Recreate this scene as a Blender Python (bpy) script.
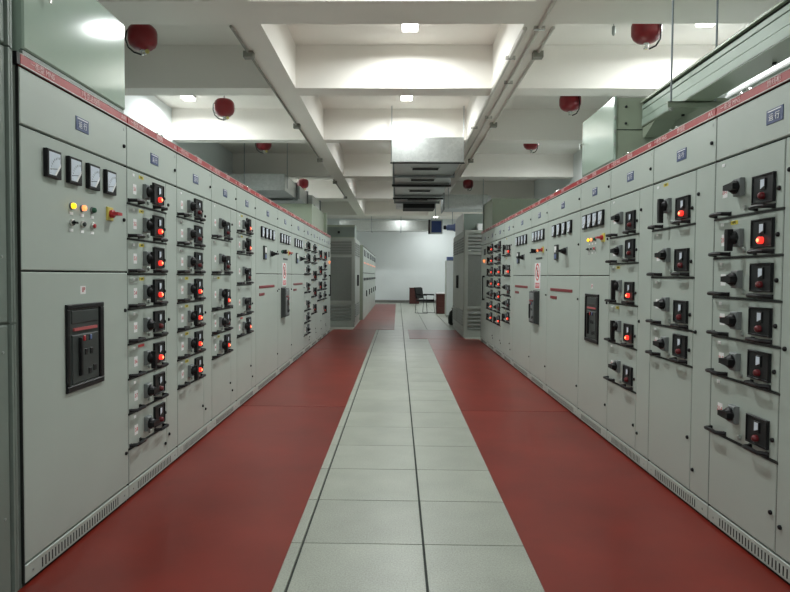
import bpy, math, random
from mathutils import Matrix, Vector
random.seed(7)
PI = math.pi
scene = bpy.context.scene
for o in list(bpy.data.objects): bpy.data.objects.remove(o)
COL = scene.collection

# ---------------------------------------------------------------- camera
cam_d = bpy.data.cameras.new('camera')
cam_d.sensor_width = 36.0; cam_d.sensor_fit = 'HORIZONTAL'
cam_d.lens = 624.27 / 790 * 36.0
cam_d.shift_x = (395 - 386.22) / 790
cam_d.clip_start = 0.05; cam_d.clip_end = 100
cam = bpy.data.objects.new('camera', cam_d); COL.objects.link(cam)
cam.matrix_world = (Matrix.Translation((0, 0, 1.3358)) @ Matrix.Rotation(0.0186, 4, 'Z')
                    @ Matrix.Rotation(PI/2 - 0.0328, 4, 'X') @ Matrix.Rotation(0.0064, 4, 'Z'))
scene.camera = cam

# ---------------------------------------------------------------- world, exposure
w = bpy.data.worlds.new('world'); scene.world = w; w.use_nodes = True
w.node_tree.nodes['Background'].inputs[0].default_value = (0.9, 1.0, 0.95, 1)
w.node_tree.nodes['Background'].inputs[1].default_value = 0.02
scene.view_settings.view_transform = 'Standard'
try: scene.view_settings.look = 'None'
except Exception: pass
scene.view_settings.gamma = 1.0
scene.view_settings.use_curve_mapping = False
scene.view_settings.exposure = 0.0
LAMP_POWER = 58.0
LAMP_COLOR = (0.95, 1.0, 0.995)
# ceiling lamps: bays (y) for each of the three lines of lamps
LAMPS = ([(0.115, y) for y in (-1.6, 4.2, 7.02, 9.78, 12.7, 16.7, 21.2, 26.0)]
         + [(-3.30, y) for y in (-1.6, 9.8, 16.7, 26.0)]
         + [(3.32, y) for y in (-1.6, 6.89, 12.6, 21.2)] + [(1.75, 29.4)])
SLAB, SOFFIT = 4.14, 3.62
XL, XR = -1.57, 1.695

# ---------------------------------------------------------------- materials
MATS = {}
def mat(name, col, rough=0.5, metal=0.0, noise=0.0, nscale=8.0, emit=None, estr=0.0, bump=0.0, bscale=60.0,
        var=0.0, coat=0.0, spec=None, trans=0.0):
    m = bpy.data.materials.new(name); m.use_nodes = True
    nt = m.node_tree; b = nt.nodes['Principled BSDF']
    b.inputs['Base Color'].default_value = (*col, 1)
    b.inputs['Roughness'].default_value = rough
    b.inputs['Metallic'].default_value = metal
    if spec is not None: b.inputs['Specular IOR Level'].default_value = spec
    if coat: b.inputs['Coat Weight'].default_value = coat
    if trans: b.inputs['Transmission Weight'].default_value = trans
    if emit:
        b.inputs['Emission Color'].default_value = (*emit, 1); b.inputs['Emission Strength'].default_value = estr
    tc = nt.nodes.new('ShaderNodeTexCoord')
    if noise or var:
        n = nt.nodes.new('ShaderNodeTexNoise'); n.inputs['Scale'].default_value = nscale; n.inputs['Detail'].default_value = 6
        nt.links.new(tc.outputs['Object'], n.inputs['Vector'])
        hv = nt.nodes.new('ShaderNodeHueSaturation'); hv.inputs['Color'].default_value = (*col, 1)
        mr = nt.nodes.new('ShaderNodeMapRange')
        mr.inputs['From Min'].default_value = 0.3; mr.inputs['From Max'].default_value = 0.7
        mr.inputs['To Min'].default_value = 1 - noise; mr.inputs['To Max'].default_value = 1 + noise
        nt.links.new(n.outputs['Fac'], mr.inputs['Value'])
        out = mr.outputs['Result']
        if var:
            oi = nt.nodes.new('ShaderNodeObjectInfo')
            m2 = nt.nodes.new('ShaderNodeMapRange'); m2.inputs['To Min'].default_value = 1 - var; m2.inputs['To Max'].default_value = 1 + var
            nt.links.new(oi.outputs['Random'], m2.inputs['Value'])
            mu = nt.nodes.new('ShaderNodeMath'); mu.operation = 'MULTIPLY'
            nt.links.new(out, mu.inputs[0]); nt.links.new(m2.outputs['Result'], mu.inputs[1]); out = mu.outputs[0]
        nt.links.new(out, hv.inputs['Value']); nt.links.new(hv.outputs['Color'], b.inputs['Base Color'])
    if bump:
        n2 = nt.nodes.new('ShaderNodeTexNoise'); n2.inputs['Scale'].default_value = bscale; n2.inputs['Detail'].default_value = 3
        nt.links.new(tc.outputs['Object'], n2.inputs['Vector'])
        bp = nt.nodes.new('ShaderNodeBump'); bp.inputs['Strength'].default_value = bump; bp.inputs['Distance'].default_value = 0.01
        nt.links.new(n2.outputs['Fac'], bp.inputs['Height']); nt.links.new(bp.outputs['Normal'], b.inputs['Normal'])
    MATS[name] = m
    return m
mat('paint', (0.40, 0.45, 0.408), 0.38, noise=0.025, nscale=2.5, bump=0.02, bscale=220)
mat('paint_busway', (0.33, 0.41, 0.345), 0.42, noise=0.03, nscale=3)
mat('paint_green', (0.34, 0.43, 0.36), 0.10, noise=0.02, nscale=3)
mat('paint_olive', (0.29, 0.335, 0.255), 0.35, noise=0.03, nscale=3)
mat('paint_dark', (0.17, 0.205, 0.18), 0.4, noise=0.05, nscale=4)  # dark green parts; on the riser it carries shade as colour
mat('paint_far', (0.37, 0.395, 0.355), 0.45, noise=0.03)
mat('mesh_dark', (0.20, 0.215, 0.195), 0.6, noise=0.1, nscale=60)
mat('gap', (0.012, 0.014, 0.012), 0.8)  # near-black for seals, slots and the painted-in shade of gaps
mat('header_red', (0.33, 0.014, 0.018), 0.35, noise=0.06, nscale=5)
mat('header_trim', (0.62, 0.58, 0.55), 0.35)
mat('letter_pink', (0.80, 0.55, 0.55), 0.5)
mat('letter_white', (0.85, 0.85, 0.88), 0.5)
mat('letter_red', (0.6, 0.05, 0.05), 0.5)
mat('breaker_label', (0.42, 0.09, 0.09), 0.5)
mat('letter_black', (0.02, 0.02, 0.02), 0.5)
mat('plate_blue', (0.045, 0.07, 0.17), 0.4)
mat('black', (0.008, 0.008, 0.009), 0.42, spec=0.25)
mat('black_matt', (0.014, 0.015, 0.015), 0.6, spec=0.25)
mat('panel_black', (0.014, 0.016, 0.017), 0.45, spec=0.25)
mat('slate', (0.042, 0.049, 0.047), 0.5, spec=0.3)
mat('grey_plastic', (0.16, 0.175, 0.175), 0.45)
mat('meter_face', (0.62, 0.68, 0.76), 0.3, noise=0.04, nscale=40)
mat('white_plastic', (0.8, 0.8, 0.8), 0.35)
mat('sticker_yellow', (0.62, 0.52, 0.05), 0.5)
mat('sticker_red', (0.5, 0.05, 0.05), 0.5)
mat('strip_red', (0.20, 0.02, 0.025), 0.4)
mat('chrome', (0.62, 0.62, 0.6), 0.25, metal=0.9)
mat('lock_grey', (0.33, 0.36, 0.34), 0.3, metal=0.4)
mat('lamp_red_on', (0.8, 0.03, 0.02), 0.3, emit=(1.0, 0.045, 0.03), estr=1.1)
mat('lamp_core_on', (1, 0.3, 0.15), 0.3, emit=(1.0, 0.30, 0.12), estr=2.6)
mat('lamp_red_off', (0.14, 0.012, 0.016), 0.3)
mat('lamp_yellow_on', (1, 0.7, 0.02), 0.3, emit=(1.0, 0.62, 0.015), estr=1.5)
mat('lamp_orange_on', (1, 0.4, 0.1), 0.3, emit=(1.0, 0.26, 0.09), estr=1.6)
mat('lamp_far_on', (0.9, 0.4, 0.25), 0.3, emit=(1.0, 0.36, 0.2), estr=0.7)
mat('lamp_green_off', (0.01, 0.10, 0.05), 0.3)
mat('switch_red', (0.45, 0.02, 0.03), 0.35)
mat('switch_yellow', (0.60, 0.50, 0.10), 0.4)
mat('wall_paint', (0.76, 0.80, 0.80), 0.75, noise=0.02, nscale=1.5, bump=0.05, bscale=40)
mat('ceiling_paint', (0.86, 0.825, 0.77), 0.8, noise=0.03, nscale=1.2, bump=0.06, bscale=30)
mat('floor_base', (0.035, 0.042, 0.036), 0.8)
mat('mat_red', (0.170, 0.018, 0.011), 0.33, noise=0.20, nscale=1.6, bump=0.012, bscale=5, spec=0.25)
mat('skirting', (0.20, 0.20, 0.18), 0.6, noise=0.3, nscale=30)
mat('extinguisher_red', (0.22, 0.008, 0.013), 0.3)
mat('tag_yellow', (0.7, 0.62, 0.2), 0.5)
mat('conduit', (0.62, 0.60, 0.545), 0.5)
mat('conduit_dark', (0.24, 0.235, 0.20), 0.5)
mat('led', (1, 1, 1), 0.4, emit=(1.0, 0.985, 0.94), estr=9.0)
mat('led_housing', (0.8, 0.8, 0.8), 0.4)
mat('wood_dark', (0.085, 0.022, 0.018), 0.4, noise=0.2, nscale=12)
mat('screen_blue', (0.012, 0.03, 0.12), 0.25)
mat('device_blue', (0.10, 0.14, 0.30), 0.4)
mat('rod', (0.30, 0.33, 0.35), 0.4, metal=0.6)

def tile_material():
    m = mat('tile', (0.325, 0.343, 0.292), 0.38, noise=0.05, nscale=2.2, var=0.045)
    nt = m.node_tree; b = nt.nodes['Principled BSDF']
    tc = nt.nodes.new('ShaderNodeTexCoord')
    geo = nt.nodes.new('ShaderNodeNewGeometry')
    sp = nt.nodes.new('ShaderNodeTexNoise'); sp.inputs['Scale'].default_value = 130; sp.inputs['Detail'].default_value = 2
    nt.links.new(geo.outputs['Position'], sp.inputs['Vector'])
    big = nt.nodes.new('ShaderNodeTexNoise'); big.inputs['Scale'].default_value = 3.1; big.inputs['Detail'].default_value = 5
    nt.links.new(geo.outputs['Position'], big.inputs['Vector'])
    r1 = nt.nodes.new('ShaderNodeMapRange'); r1.inputs['From Min'].default_value = .3; r1.inputs['From Max'].default_value = .7
    r1.inputs['To Min'].default_value = 0.78; r1.inputs['To Max'].default_value = 1.16
    nt.links.new(sp.outputs['Fac'], r1.inputs['Value'])
    r2 = nt.nodes.new('ShaderNodeMapRange'); r2.inputs['From Min'].default_value = .3; r2.inputs['From Max'].default_value = .7
    r2.inputs['To Min'].default_value = 0.90; r2.inputs['To Max'].default_value = 1.07
    nt.links.new(big.outputs['Fac'], r2.inputs['Value'])
    mu = nt.nodes.new('ShaderNodeMath'); mu.operation = 'MULTIPLY'
    nt.links.new(r1.outputs[0], mu.inputs[0]); nt.links.new(r2.outputs[0], mu.inputs[1])
    src = b.inputs['Base Color'].links[0].from_socket
    mx = nt.nodes.new('ShaderNodeHueSaturation')
    nt.links.new(src, mx.inputs['Color']); nt.links.new(mu.outputs[0], mx.inputs['Value'])
    nt.links.new(mx.outputs['Color'], b.inputs['Base Color'])
tile_material()

def galv_material(name, col, rough):
    m = mat(name, col, rough, metal=0.85)
    nt = m.node_tree; b = nt.nodes['Principled BSDF']
    geo = nt.nodes.new('ShaderNodeTexCoord')
    v = nt.nodes.new('ShaderNodeTexVoronoi'); v.inputs['Scale'].default_value = 30
    nt.links.new(geo.outputs['Object'], v.inputs['Vector'])
    hv = nt.nodes.new('ShaderNodeHueSaturation'); hv.inputs['Color'].default_value = (*col, 1); hv.inputs['Saturation'].default_value = .6
    mr = nt.nodes.new('ShaderNodeMapRange'); mr.inputs['To Min'].default_value = .93; mr.inputs['To Max'].default_value = 1.07
    sx = nt.nodes.new('ShaderNodeSeparateColor'); nt.links.new(v.outputs['Color'], sx.inputs[0])
    nt.links.new(sx.outputs[0], mr.inputs['Value']); nt.links.new(mr.outputs[0], hv.inputs['Value'])
    nt.links.new(hv.outputs['Color'], b.inputs['Base Color'])
galv_material('galvanised', (0.46, 0.49, 0.465), 0.34)

# ---------------------------------------------------------------- mesh helpers
class MB:
    def __init__(s): s.v = []; s.f = []; s.m = []
    def box(s, x0, x1, y0, y1, z0, z1, mi=0, front=None):
        n = len(s.v)
        s.v += [(x0,y0,z0),(x1,y0,z0),(x1,y1,z0),(x0,y1,z0),(x0,y0,z1),(x1,y0,z1),(x1,y1,z1),(x0,y1,z1)]
        F = [(0,3,2,1),(4,5,6,7),(0,1,5,4),(1,2,6,5),(2,3,7,6),(3,0,4,7)]
        for k, q in enumerate(F):
            s.f.append(tuple(n+i for i in q)); s.m.append(front if (front is not None and k == 2) else mi)
        return s
    def cbox(s, x0, x1, y0, y1, z0, z1, c=0.004, mi=0):
        """box whose face at y0 has chamfered edges"""
        n = len(s.v); yc = y0 + c if y0 < y1 else y0 - c
        s.v += [(x0,y1,z0),(x1,y1,z0),(x1,y1,z1),(x0,y1,z1),
                (x0,yc,z0),(x1,yc,z0),(x1,yc,z1),(x0,yc,z1),
                (x0+c,y0,z0+c),(x1-c,y0,z0+c),(x1-c,y0,z1-c),(x0+c,y0,z1-c)]
        F = [(0,3,2,1)]
        for a in range(4):
            b = (a+1) % 4
            F += [(a, b, 4+b, 4+a), (4+a, 4+b, 8+b, 8+a)]
        F.append((8,9,10,11))
        for q in F: s.f.append(tuple(n+i for i in q)); s.m.append(mi)
        return s
    def tube(s, pts, r, k=8, mi=0, cap=True):
        pts = [Vector(p) for p in pts]; n0 = len(s.v); rings = []
        for i, p in enumerate(pts):
            t = (pts[min(i+1, len(pts)-1)] - pts[max(i-1, 0)]).normalized()
            a = Vector((0,0,1)) if abs(t.z) < .9 else Vector((1,0,0))
            u = t.cross(a).normalized(); v = t.cross(u)
            rr = r[i] if isinstance(r, (list, tuple)) else r
            base = len(s.v); rings.append(base)
            for j in range(k):
                an = 2*PI*j/k
                q = p + u*rr*math.cos(an) + v*rr*math.sin(an); s.v.append(tuple(q))
        for a, b in zip(rings, rings[1:]):
            for j in range(k):
                j2 = (j+1) % k; s.f.append((a+j, a+j2, b+j2, b+j)); s.m.append(mi)
        if cap:
            s.f.append(tuple(rings[0]+j for j in reversed(range(k)))); s.m.append(mi)
            s.f.append(tuple(rings[-1]+j for j in range(k))); s.m.append(mi)
        return s
    def lathe(s, prof, k=20, c=(0,0,0), axis='Z', mi=0):
        rings = []
        for (r, h) in prof:
            base = len(s.v); rings.append(base)
            for j in range(k):
                an = 2*PI*j/k; a, b = r*math.cos(an), r*math.sin(an)
                p = (a, b, h) if axis == 'Z' else ((a, h, b) if axis == 'Y' else (h, a, b))
                s.v.append((c[0]+p[0], c[1]+p[1], c[2]+p[2]))
        for a, b in zip(rings, rings[1:]):
            for j in range(k):
                j2 = (j+1) % k; s.f.append((a+j, a+j2, b+j2, b+j)); s.m.append(mi)
        s.f.append(tuple(rings[0]+j for j in reversed(range(k)))); s.m.append(mi)
        s.f.append(tuple(rings[-1]+j for j in range(k))); s.m.append(mi)
        return s
    def prism(s, poly, y0, y1, mi=0):
        """polygon in xz extruded from y0 to y1"""
        n = len(s.v); k = len(poly)
        s.v += [(x, y0, z) for x, z in poly] + [(x, y1, z) for x, z in poly]
        s.f.append(tuple(range(n, n+k))); s.m.append(mi)
        s.f.append(tuple(reversed(range(n+k, n+2*k)))); s.m.append(mi)
        for j in range(k):
            j2 = (j+1) % k; s.f.append((n+j2, n+j, n+k+j, n+k+j2)); s.m.append(mi)
        return s
    def mesh(s, name, mats, smooth=False):
        me = bpy.data.meshes.new(name); me.from_pydata(s.v, [], s.f)
        for m in (mats if isinstance(mats, (list, tuple)) else [mats]): me.materials.append(MATS[m])
        me.polygons.foreach_set('material_index', s.m)
        import bmesh
        bm = bmesh.new(); bm.from_mesh(me); bmesh.ops.recalc_face_normals(bm, faces=bm.faces[:]); bm.to_mesh(me); bm.free()
        if smooth:
            me.polygons.foreach_set('use_smooth', [True]*len(me.polygons))
            try: me.set_sharp_from_angle(angle=math.radians(40))
            except Exception: pass
        me.update()
        return me
def link(name, me, parent=None, loc=(0,0,0), rot=(0,0,0)):
    o = bpy.data.objects.new(name, me); COL.objects.link(o)
    o.location = loc; o.rotation_euler = rot
    if parent is not None: o.parent = parent
    return o
CACHE = {}
def part(key, name, build, mats, parent, loc=(0,0,0), rot=(0,0,0), smooth=False, label=None, kind=None):
    if key not in CACHE:
        mb = MB(); build(mb); CACHE[key] = mb.mesh(name, mats, smooth)
    o = link(name, CACHE[key], parent, loc, rot)
    if label: o['label'] = label
    if kind: o['kind'] = kind
    return o
_uid = [0]
def once(name, build, mats, parent=None, loc=(0,0,0), rot=(0,0,0), smooth=False, label=None, kind=None):
    _uid[0] += 1
    return part('once%d' % _uid[0], name, build, mats, parent, loc, rot, smooth, label, kind)
def tag(o, label=None, cat=None, group=None, kind=None):
    if label: o['label'] = label
    if cat: o['category'] = cat
    if group: o['group'] = group
    if kind: o['kind'] = kind
    return o
def thing(name, label, cat, loc=(0,0,0), rotz=0.0, group=None):
    o = bpy.data.objects.new(name, None); COL.objects.link(o); o.empty_display_size = .1
    o.location = loc; o.rotation_euler = (0, 0, rotz)
    return tag(o, label, cat, group)
def text_mesh(body, size, material, align='CENTER', sx=1.0):
    key = ('txt', body, size, material, align, sx)
    if key not in CACHE:
        cu = bpy.data.curves.new('t', 'FONT'); cu.body = body; cu.size = size; cu.align_x = align; cu.align_y = 'CENTER'
        cu.resolution_u = 2; cu.extrude = 0.0004
        ob = bpy.data.objects.new('t', cu); COL.objects.link(ob)
        dg = bpy.context.evaluated_depsgraph_get(); dg.update()
        me = bpy.data.meshes.new_from_object(ob.evaluated_get(dg))
        me.transform(Matrix.Diagonal((sx, 1, 1, 1)))
        me.transform(Matrix.Rotation(PI/2, 4, 'X'))
        me.materials.clear(); me.materials.append(MATS[material])
        bpy.data.objects.remove(ob); CACHE[key] = me
    return CACHE[key]
def text(name, body, size, material, parent, loc, align='CENTER', sx=1.0):
    return link(name, text_mesh(body, size, material, align, sx), parent, loc)

# ---------------------------------------------------------------- room shell
RX0, RX1, RY0, RY1 = -3.85, 4.0, -4.0, 31.0
def struct(name, build, mats, **k):
    o = once(name, build, mats, **k); o['kind'] = 'structure'; return o
floor = struct('floor', lambda b: b.box(RX0-.2, RX1+.2, RY0-.2, RY1+.2, -.25, -.012), 'floor_base')
struct('wall_left', lambda b: b.box(RX0-.2, RX0, RY0, RY1, -.012, SLAB), 'wall_paint')
struct('wall_right', lambda b: b.box(RX1, RX1+.2, RY0, RY1, -.012, SLAB), 'wall_paint')
struct('wall_back', lambda b: b.box(RX0-.2, RX1+.2, RY1, RY1+.2, -.012, SLAB), 'wall_paint')
struct('wall_front', lambda b: b.box(RX0-.2, RX1+.2, RY0-.2, RY0, -.012, SLAB), 'wall_paint')
struct('baseboard_back', lambda b: b.box(RX0+.01, RX1-.01, RY1-.02, RY1-.002, 0, .12), 'skirting')
ceil = struct('ceiling', lambda b: b.box(RX0-.2, RX1+.2, RY0-.2, RY1+.2, SLAB, SLAB+.2), 'ceiling_paint')
BEAMS = [(-3.1,-2.8), (-0.3,0.1), (2.25,2.55), (5.274,5.75), (7.694,8.016), (10.596,10.859), (14.468,14.779), (18.593,18.93), (23.87,24.2)]
for (a, b_) in BEAMS:
    once('beam', lambda b: b.box(RX0, RX1, a, b_, SOFFIT, SLAB), 'ceiling_paint', ceil)
edges = [RY0] + [e for bb in BEAMS for e in bb] + [RY1]
for i in range(0, len(edges)-2, 2):
    for (x0, x1) in ((-1.563, -1.268), (1.128, 1.408)):
        once('beam', lambda b: b.box(x0, x1, edges[i], edges[i+1], SOFFIT, SLAB), 'ceiling_paint', ceil)

# floor tiles: the ones in view are parts of the floor, those under mats and cabinets one joined part
TX0, TY0, T = 0.1352, 3.0657, 0.6
seen, hidden = [], []
for i in range(-9, 9):
    for j in range(-12, 47):
        x0 = TX0 + i*T; y0 = TY0 + j*T
        if x0 + T > RX1 + .19 or x0 < RX0 - .19 or y0 + T > RY1: continue
        vis = False
        if y0 + T > 2.2 and y0 < 13.3 and i in (-2, -1, 0): vis = not (i == -2 and y0 < 2.2)
        elif 12.9 < y0 < 30.5 and -1 <= i <= 3: vis = True
        if 13.2 < y0 < 30.5 and i == -2 and y0 < 19: vis = True
        (seen if vis else hidden).append((x0, y0))
def tile_build(b):
    b.v += []; g, h, c = .0036, .012, .0010
    gx = .0060
    n = len(b.v)
    b.v += [(gx,g,-h),(T-gx,g,-h),(T-gx,T-g,-h),(gx,T-g,-h),(gx,g,-c),(T-gx,g,-c),(T-gx,T-g,-c),(gx,T-g,-c),
            (gx+c,g+c,0),(T-gx-c,g+c,0),(T-gx-c,T-g-c,0),(gx+c,T-g-c,0)]
    for a in range(4):
        q = (a+1) % 4
        b.f += [(n+a,n+q,n+4+q,n+4+a),(n+4+a,n+4+q,n+8+q,n+8+a)]; b.m += [0,0]
    b.f.append((n+8,n+9,n+10,n+11)); b.m.append(0)
print('tiles', len(seen), len(hidden))
seen.sort(key=lambda p: p[1])
for (x0, y0) in seen[:300]:
    part('tile', 'floor_tile', tile_build, 'tile', floor, (x0, y0, 0))
def rest_build(b):
    for (x0, y0) in seen[300:] + hidden:
        b.box(x0+.003, x0+T-.003, y0+.0015, y0+T-.0015, -.012, -.0002)
once('floor_tiling', rest_build, 'tile', floor, kind='stuff')

# red rubber mats
def rubber_mat(x0, x1, y0, y1, label):
    o = once('rubber_mat', lambda b: b.box(0, x1-x0, 0, y1-y0, 0, .005), 'mat_red', None, (x0, y0, 0.0002))
    tag(o, label, 'mat', 'red rubber mats along the cabinet rows')
g = .012
rubber_mat(XL-.012, -.5223, 1.2, 6.28-g, 'long red rubber mat along the cabinets under the green box, from the shaded end upright')
rubber_mat(XL-.012, -.5223, 6.28, 11.21-g, 'red rubber mat along the metered cabinets opposite the busway row, between two other mats')
rubber_mat(XL-.012, -.5223, 11.21, 15.35-g, 'red rubber mat ending at the foot of the louvred enclosure with olive box')
rubber_mat(-1.10, -.081, 15.36, 18.75-g, 'red rubber mat beside the louvred enclosure with the olive box, jutting into the aisle')
rubber_mat(-1.02, -.085, 18.75, 23.6-g, 'red rubber mat in front of the far cabinets, the middle one of three')
rubber_mat(-1.02, -.09, 23.6, 29.0, 'red rubber mat in front of the far cabinets, next to the white end wall')
rubber_mat(.632, XR+.012, 1.2, 6.15-g, 'long red rubber mat along the drawer cabinets under the overhead busway')
rubber_mat(.632, XR+.012, 6.15, 11.19-g, 'red rubber mat in front of the cabinet with the prohibition sign, on the busway side')
rubber_mat(.632, XR+.012, 11.19, 13.15-g, 'short red rubber mat before the louvred enclosure with the white wall piece')
rubber_mat(.253, 1.43, 13.16, 15.39, 'small red rubber mat set crosswise beside the louvred enclosure with the white wall piece')

# ---------------------------------------------------------------- switchgear cabinets
U = 0.1028
ZT, ZP = 1.95, 0.106           # top of drawer zone, top of plinth
PRINT = 0.0012
def key_lock(parent, x, z, y=0.0):
    part('key', 'key_lock', lambda b: b.lathe([(.011,.002),(.011,-.006),(.008,-.010),(.004,-.011)], 12, axis='Y'), 'black', parent, (x, y, z), smooth=True)
def nameplate(parent, x, z):
    p = part('bluepl', 'name_plate', lambda b: b.cbox(-.0625,.0625,-.003,.001,-.033,.033,.001), 'plate_blue', parent, (x, 0, z))
    text('lettering', '运 行', .036, 'letter_white', p, (0, -.0045, -.006))
    part('bluel', 'printed_line', lambda b: b.box(-.05,.05,-.0042,-.003,.022,.027), 'letter_white', p)
def door(parent, name, x0, x1, z0, z1, c=.004, y0=0.0):
    k = ('door', round(x1-x0,4), round(z1-z0,4))
    w_, h_ = x1-x0, z1-z0
    return part(k, name, lambda b: b.cbox(0, w_, y0, .018, 0, h_, c), 'paint', parent, (x0, 0, z0))
HEAD = 'MNS'
NO_EYE = {(XL, 2.575), (XL, 11.285), (XL, 12.107), (XL, 12.923), (XL, 13.78), (XR, 5.859), (XR, 12.747), (XR, 11.742)}
def cabinet(name, label, loc, rotz, w_, texts, group=None, depth=.95):
    t = thing(name, label, 'cabinet', loc, rotz, group)
    g = .0034
    part(('body', w_), 'body', lambda b: b.box(g, w_-g, .016, depth, .0, 2.222, 0, front=1), ['paint', 'gap'], t)  # front face near-black: shade behind the door gaps put into the colour
    part(('plinth', w_), 'plinth', lambda b: b.cbox(g, w_-g, .0, .016, .020, ZP-.010, .003), 'paint', t)
    part(('joint', w_), 'joint_shade_strip', lambda b: (b.box(.0002, .0034, .003, .016, .020, 2.19), b.box(w_-.0034, w_-.0002, .003, .016, .020, 2.19)), 'gap', t)  # near-black strips fill the joints, standing in for their shade
    def vents(b):
        n = max(8, int((w_-.25)/.0262)); s = (w_-.25)/n
        for i in range(n): b.box(.125+i*s, .125+i*s+.0085, -.0008, .001, .033, .076)
    part(('vent', w_), 'ventilation_slots', vents, 'gap', t, kind='stuff')
    part('pscrew', 'screw', lambda b: b.lathe([(.006,.001),(.006,-.003),(.003,-.004)], 8, axis='Y'), 'lock_grey', t, (.06, 0, .056))
    part('pscrew', 'screw', None, 'lock_grey', t, (w_-.06, 0, .056))
    d = door(t, 'upper_door', g, w_-g, ZT+.008, 2.190)
    nameplate(d, w_*.5, .112)
    key_lock(d, w_-.045, .105)
    part('tinylab', 'maker_tag', lambda b: b.box(-.006,.006,-.0012,.001,-.008,.008), 'lock_grey', d, (w_-.04, 0, .20))
    hd = part(('hd', w_), 'header_strip', lambda b: b.cbox(g, w_-g, -.006, .02, 2.1995, 2.2424, .002), 'header_red', t)
    part(('hdt', w_), 'header_trim', lambda b: (b.box(g, w_-g, -.008, .0, 2.1965, 2.2005), b.box(g, w_-g, -.008, .02, 2.2415, 2.2445)), 'header_trim', hd)
    for (s, fx) in texts:
        text('lettering', s, .034, 'letter_pink', hd, (w_*fx, -.0072, 2.2205), sx=1.05)
    part(('cover', w_), 'top_cover', lambda b: b.box(g, w_-g, .02, depth, 2.222, 2.236), 'paint', t)
    for x in () if (loc[0], loc[1]) in NO_EYE else ((w_-.17, w_-.09) if rotz > 0 else (.09, .17)):
        part('eyebolt', 'eyebolt', lambda b: b.tube([(.028*math.cos(a*PI/8), 0, .030+.028*math.sin(a*PI/8)) for a in range(17)], .006, 6), 'chrome', t, (x, .07, 2.236), smooth=True)
    return t

def handle_build(L):
    def f(b):
        n = 9; pts = []
        for i in range(n):
            u = i/(n-1); e = min(1, min(u, 1-u)/.16); e = math.sin(e*PI/2)
            pts.append((L*(.04+.92*u), .004-.046*e, .004*math.sin(u*PI)))
        b.tube(pts, [.0105]*n, 8)
        b.cbox(-.004, .020, -.006, .003, -.011, .011, .003); b.cbox(L-.020, L+.004, -.006, .003, -.011, .011, .003)
    return f
def switch_body(b):
    b.cbox(-.030,.036,-.026,.002,-.044,.044,.005)
def switch_hub(b):
    b.lathe([(.034,-.024),(.034,-.038),(.030,-.042),(.022,-.056),(.012,-.058)], 16, axis='Y')
def switch_lever(L_):
    T_ = .050 if L_ < .05 else .042
    return lambda b: b.prism([(-.014,T_),(.014,T_),(.017,.016),(.013,-L_),(-.013,-L_),(-.017,.016)], -.068, -.040)
def panel_build(b):
    W, H = .172, .134
    b.cbox(0, W, -.010, .002, 0, H, .004)
    n = len(b.v)
def panel_rim(b):
    W, H, r = .172, .134, .008
    b.cbox(0, W, -.015, -.009, 0, r, .002); b.cbox(0, W, -.015, -.009, H-r, H, .002)
    b.cbox(0, r, -.015, -.009, r, H-r, .002); b.cbox(W-r, W, -.015, -.009, r, H-r, .002)
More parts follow.
